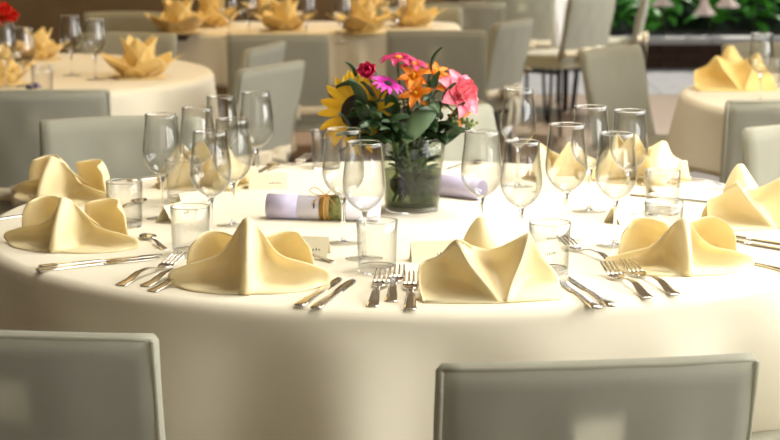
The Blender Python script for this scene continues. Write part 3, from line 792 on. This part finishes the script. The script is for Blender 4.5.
for px, py, dy, nrm, lab in ((413, 78, -.04, (.1, -.8, .6), 'orange lily-like bloom in the middle of the bouquet'),
                             (416, 94, -.055, (-.1, -.9, .3), 'orange lily-like bloom below the middle one'),
                             (434, 76, .0, (.3, -.4, .9), 'orange lily-like bloom at the upper right'),
                             (446, 90, -.02, (.5, -.8, .3), 'orange lily-like bloom against the pink rose'),
                             (455, 112, -.02, (.7, -.6, -.3), 'orange bloom hanging low under the pink rose')):
    flower('lily_bloom', lab, px, py, dy, nrm, [(om, 6, .75, 0, .003, random.random())], (.004, .02, M_sunp, 'stamen'), .0025)
pk1 = petal_mesh('petal', M_pink, .050, .050, .35, .12, .75, 0); pk2 = petal_mesh('petal', M_pink, .040, .042, -.05, .25, .7, 0); pk3 = petal_mesh('petal', M_pink, .030, .032, -.3, .3, .7, 0)
flower('rose', 'large pink rose with pale petal edges at the right of the bouquet', 458, 95, -.03, (.62, -.62, .45),
       [(pk1, 7, .35, 0, .006, 0), (pk2, 6, .8, .002, .005, .4), (pk3, 5, 1.15, .004, .003, .2)], (.008, .02, M_pink, 'bud'), .004)

lf = petal_mesh('leaf', M_leaf, .054, .028, .3, -.25, .1, .3); lf2 = petal_mesh('leaf', M_leaf2, .105, .048, .15, -.2, .06, .4)
lf3 = petal_mesh('leaf', M_leaf, .066, .036, .25, -.22, .1, .3)
GFO = 'leafy stems in the foreground bouquet'
def leafy(px, py, dy, nl, label, big=False, spread=.9, seed=0, start=.42):
    rnd = random.Random(seed*13+5)
    t = root_at('leafy_stem', label, 'foliage', GFO); h = local(px, py, dy)
    nrm = Vector((h.x*1.2, h.y, .25)).normalized(); pts = stem_pts(h, nrm, rfoot())
    MB().tube(pts, .002, 7).build('stem', M_stem, t)
    for k in range(nl):
        u = start + (1-start)*k/max(1, nl-1); p = pts[min(15, int(u*15))]
        a = k*2.4 + rnd.uniform(-.4, .4); out = Vector((math.cos(a), math.sin(a), rnd.uniform(.0, .7)))
        if k == nl-1: out = nrm + Vector((0, 0, .4))
        q = out.normalized().to_track_quat('Y', 'Z').to_matrix().to_4x4()
        link('leaf', lf3 if (big and k % 2) else lf, t, Matrix.Translation(p) @ q @ Matrix.Rotation(rnd.uniform(-.5, .5), 4, 'Y') @ Matrix.Scale(rnd.uniform(.7, 1.1), 4))
    return t
for i, (px, py, dy, nl, big, lab) in enumerate((
        (358, 76, -.03, 6, False, 'leafy stem with a round dark leaf at the upper left of the bouquet'),
        (352, 128, -.05, 9, True, 'leafy stem filling the shadow under the sunflower'),
        (378, 108, -.06, 10, True, 'dark leafy stem in the centre left of the bouquet'),
        (395, 118, -.07, 10, True, 'dark leafy stem in the centre of the bouquet'),
        (432, 88, -.05, 9, False, 'leafy stem between the orange blooms'),
        (442, 104, -.06, 9, False, 'bright leafy stem right of the large pale leaf'),
        (452, 122, -.05, 8, True, 'leafy stem bending down at the right of the vase'),
        (430, 70, .0, 5, False, 'leafy tip at the top right of the bouquet'),
        (446, 128, -.02, 7, True, 'leafy stem spreading over the right vase rim'),
        (382, 92, .03, 8, True, 'leafy stem at the back of the bouquet'),
        (372, 122, .0, 9, True, 'leafy stem low at the left vase rim'),
        (412, 108, .02, 9, True, 'leafy stem deep in the middle of the bouquet'),
        (366, 104, -.10, 14, True, 'dark leafy stem in front of the sunflower disc'),
        (368, 122, -.10, 12, True, 'dark leafy stem low at the left, over the sunflower petals'),
        (388, 128, -.08, 9, True, 'leafy stem hanging over the front vase rim'))):
    leafy(px, py, dy, nl, lab, big, seed=i)
# large pale leaf in front
t = root_at('large_leaf', 'large pale grey-green leaf leaning over the front of the vase', 'foliage', GFO)
a, b = local(402, 139, -.085), local(437, 98, -.075)
MB().tube(spline([(.01, -.03, .004), (-.012, -.055, .13), a], 10), .002, 7).build('stem', M_stem, t)
d = b-a
mx_ = d.normalized().to_track_quat('Y', 'Z').to_matrix().to_4x4()
xa = d.normalized(); za = Vector((-.25, -.85, .45)); za = (za - xa*za.dot(xa)).normalized(); ya = xa.cross(za)
mm = Matrix((ya, xa, za)).transposed().to_4x4()
link('leaf', lf2, t, Matrix.Translation(a) @ mm @ Matrix.Scale(d.length/.105, 4))
# green bud sprays on the right
t = root_at('bud_spray', 'drooping spray of tiny green buds over the right rim of the vase', 'foliage', GFO)
e = local(474, 124, -.04); pts = stem_pts(e, Vector((1, 0, -.2)), (-.03, 0, .004)); MB().tube(pts, .0012, 6).build('stem', M_stem, t)
bm_ = MB().lathe([(.0006, -.004), (.003, -.0025), (.004, 0), (.003, .0028), (.0006, .004)], 8, cap0=True, cap1=True).mesh('bud', M_bud)
for k in range(34):
    p = pts[10+(k % 6)] + Vector((random.uniform(-.010, .010), random.uniform(-.010, .010), random.uniform(-.008, .008)))
    link('bud', bm_, t, Matrix.Translation(p))
# cut stems and drowned leaves standing in the water
for k in range(12):
    t = root_at('cut_stem', 'green cut stem standing in the vase water', 'stem', 'cut stems in the vase')
    a0 = random.uniform(0, 6.28); a1 = a0+PI+random.uniform(-.7, .7)
    p0 = Vector((.044*math.cos(a0), .044*math.sin(a0), .006)); p1 = Vector((.052*math.cos(a1), .052*math.sin(a1), .165))
    pts = spline([p0, (p0+p1)/2+Vector((random.uniform(-.01, .01), random.uniform(-.01, .01), 0)), p1], 10)
    MB().tube(pts, random.uniform(.0022, .0036), 7).build('stem', M_stem, t)
    for q in range(6):
        pl = pts[1+q]; aa = random.uniform(0, 6.28)
        o3 = Vector((math.cos(aa)*.6-pl.x*14, math.sin(aa)*.6-pl.y*14, .5)).normalized()
        link('leaf', lf, t, Matrix.Translation(pl) @ o3.to_track_quat('Y', 'Z').to_matrix().to_4x4() @ Matrix.Scale(1.0, 4))

# ------------------------------------------------------------------ small flowers on the left table
rp = petal_mesh('petal', M_red, .045, .040, -.2, .25, .7, 0)
p0 = at(-4, 78, ZT)
vz = empty('bud_vase', (p0.x, p0.y, ZT+.001), 0, 'slim glass vase with red flowers at the left picture edge', 'vase')
MB().lathe(wall_profile([(.03, .004), (.032, .03), (.026, .09), (.022, .14)], .002), 28).build('wall', M_vase, vz)
MB().lathe([(.029, 0), (.03, .003), (.028, .006), (.001, .005)], 28, cap0=True).build('base', M_gsolid, vz)
for px, py, lab in ((3, 14, 'red flower highest at the left picture edge'), (11, 21, 'red flower just right of the highest one'), (-2, 26, 'red flower lowest at the left picture edge')):
    t = empty('red_flower', (p0.x, p0.y, ZT+.012), 0, lab, 'flower', 'red flowers on the left table')
    hp = aty(px, py, p0.y); h = Vector((hp.x-p0.x, 0, hp.z-ZT-.012))
    MB().tube(spline([(0, 0, 0), (0, 0, .12), h*.7+Vector((0, 0, .05)), h], 10), .003, 6).build('stem', M_stem, t)
    Hm = head_matrix(h, (.2, -.7, .7))
    for n_, tl, sc in ((6, .6, 1), (5, 1.0, .8)):
        for k in range(n_): link('petal', rp, t, Hm @ Matrix.Rotation(2*PI*k/n_+tl, 4, 'Z') @ Matrix.Rotation(tl, 4, 'X') @ Matrix.Scale(sc, 4))
p1 = at(35, 91, ZT)
vp = petal_mesh('petal', M_blue, .026, .022, .1, .2, .6)
t = empty('violet_posy', (p1.x, p1.y, ZT+.001), 0, 'small violet blossom lying before the tumbler on the left table', 'flower')
MB().lathe([(.004, .0), (.006, .004), (.004, .012), (.0005, .016)], 12, cap0=True).build('disc', M_sunp, t)
for n_, tl in ((8, .35), (6, .9)):
    for k in range(n_): link('petal', vp, t, Matrix.Translation((0, 0, .006)) @ Matrix.Rotation(2*PI*k/n_+tl, 4, 'Z') @ Matrix.Rotation(tl, 4, 'X'))
for k in range(2): link('leaf', lf, t, Matrix.Translation((-.01, .01, .004)) @ Matrix.Rotation(.7+.9*k, 4, 'Z') @ Matrix.Rotation(.5, 4, 'X'))

# ------------------------------------------------------------------ planter bed beyond the terrace
PY = 11.4
pl = empty('planter', (2.6, PY, 0), 0, 'long low brick planter with a concrete cap at the far end of the terrace', 'planter')
bmesh_ = MB().box(-.145, .145, -.06, .06, 0, .058).mesh('brick', M_brick, False)
for r_ in range(3):
    for k in range(18):
        link('brick', bmesh_, pl, Matrix.Translation((-2.7+k*.30+(.15 if r_ % 2 else 0), 0, .002+r_*.066)))
MB().box(-2.8, 2.8, -.05, .05, 0, .198).build('mortar', M_soil, pl, smooth=False)
cm_ = MB().box(-.445, .445, -.11, .11, .20, .25).mesh('cap_stone', M_conc, False)
for k in range(6): link('cap_stone', cm_, pl, Matrix.Translation((-2.3+k*.90, 0, 0)))
MB().box(-2.8, 2.8, .05, 1.6, 0, .19).build('soil', M_soil, pl, smooth=False)
bl = petal_mesh('leaf', mat('bright_leaf', (.10, .42, .03), .5, noise=(6, 1, (.05, .25, .02)), trans=.35), .20, .10, .3, -.15, .1, .3)
for k in range(7):
    x = 1.0+k*.42; t = empty('bedding_shrub', (x, PY+.55+.25*(k % 3), .19), random.uniform(0, 6),
              ('leftmost', 'second', 'third', 'fourth', 'fifth', 'sixth', 'seventh')[k] + ' bright green shrub from the left in the far planter', 'shrub', 'shrubs in the far planter')
    MB().tube([(0, 0, 0), (.02, .01, .3), (0, .02, .55)], .012, 6).build('stem', M_stem, t)
    for q in range(46):
        a = random.uniform(0, 6.28); h = random.uniform(.12, .75); rr_ = .22*(1-.5*abs(h-.4))
        link('leaf', bl, t, Matrix.Translation((rr_*.5*math.cos(a), rr_*.5*math.sin(a), h)) @ Matrix.Rotation(a-PI/2, 4, 'Z') @ Matrix.Rotation(random.uniform(-.3, .9), 4, 'X') @ Matrix.Scale(random.uniform(.7, 1.2), 4))
hedge = MB()
for k in range(2600):
    x, y, z = random.uniform(-2.5, 7), PY+1.5+random.uniform(0, .4), random.uniform(.1, 1.3)
    a = random.uniform(0, 6.28); b = random.uniform(-1, 1); s = random.uniform(.06, .12)
    u = Vector((math.cos(a), math.sin(a)*.5, b)).normalized()*s; v_ = Vector((-math.sin(a), math.cos(a)*.5, .6)).normalized()*s*.5
    c = Vector((x, y, z)); i0 = len(hedge.v); hedge.v += [tuple(c-u), tuple(c+v_), tuple(c+u), tuple(c-v_)]; hedge.f.append((i0, i0+1, i0+2, i0+3))
tag(hedge.build('hedge_foliage', M_leaf, smooth=False), 'dark green hedge behind the far planter', 'hedge', kind='stuff')
# pale trumpet blossoms hanging among the shrubs
M_trump = mat('pale_blossom', (.80, .66, .58), .6, trans=.3)
tl = MB(); rows = []
for z, rad in ((0, .085), (.02, .072), (.06, .045), (.12, .025), (.17, .014), (.19, .004)):
    rows.append([(rad*(1+.22*(z < .03)*math.cos(5*2*PI*k/30))*math.cos(2*PI*k/30), rad*(1+.22*(z < .03)*math.cos(5*2*PI*k/30))*math.sin(2*PI*k/30), z) for k in range(30)])
tl.grid(rows, True); tme = tl.mesh('corolla', M_trump)
cal = MB().lathe([(.004, .17), (.016, .18), (.010, .22), (.002, .30)], 12, cap0=True, cap1=True).mesh('stalk', M_stem)
for px, py, lab in ((704, 15, 'pale hanging trumpet blossom, largest before the green shrubs'), (727, 7, 'pale hanging blossom right of the largest one'), (662, 6, 'pinkish hanging blossom nearest the side-on white chair')):
    p = aty(px, py, PY+.2)
    t = empty('trumpet_blossom', p, 0, lab, 'flower', 'pale blossoms over the far planter')
    link('corolla', tme, t); link('stalk', cal, t)
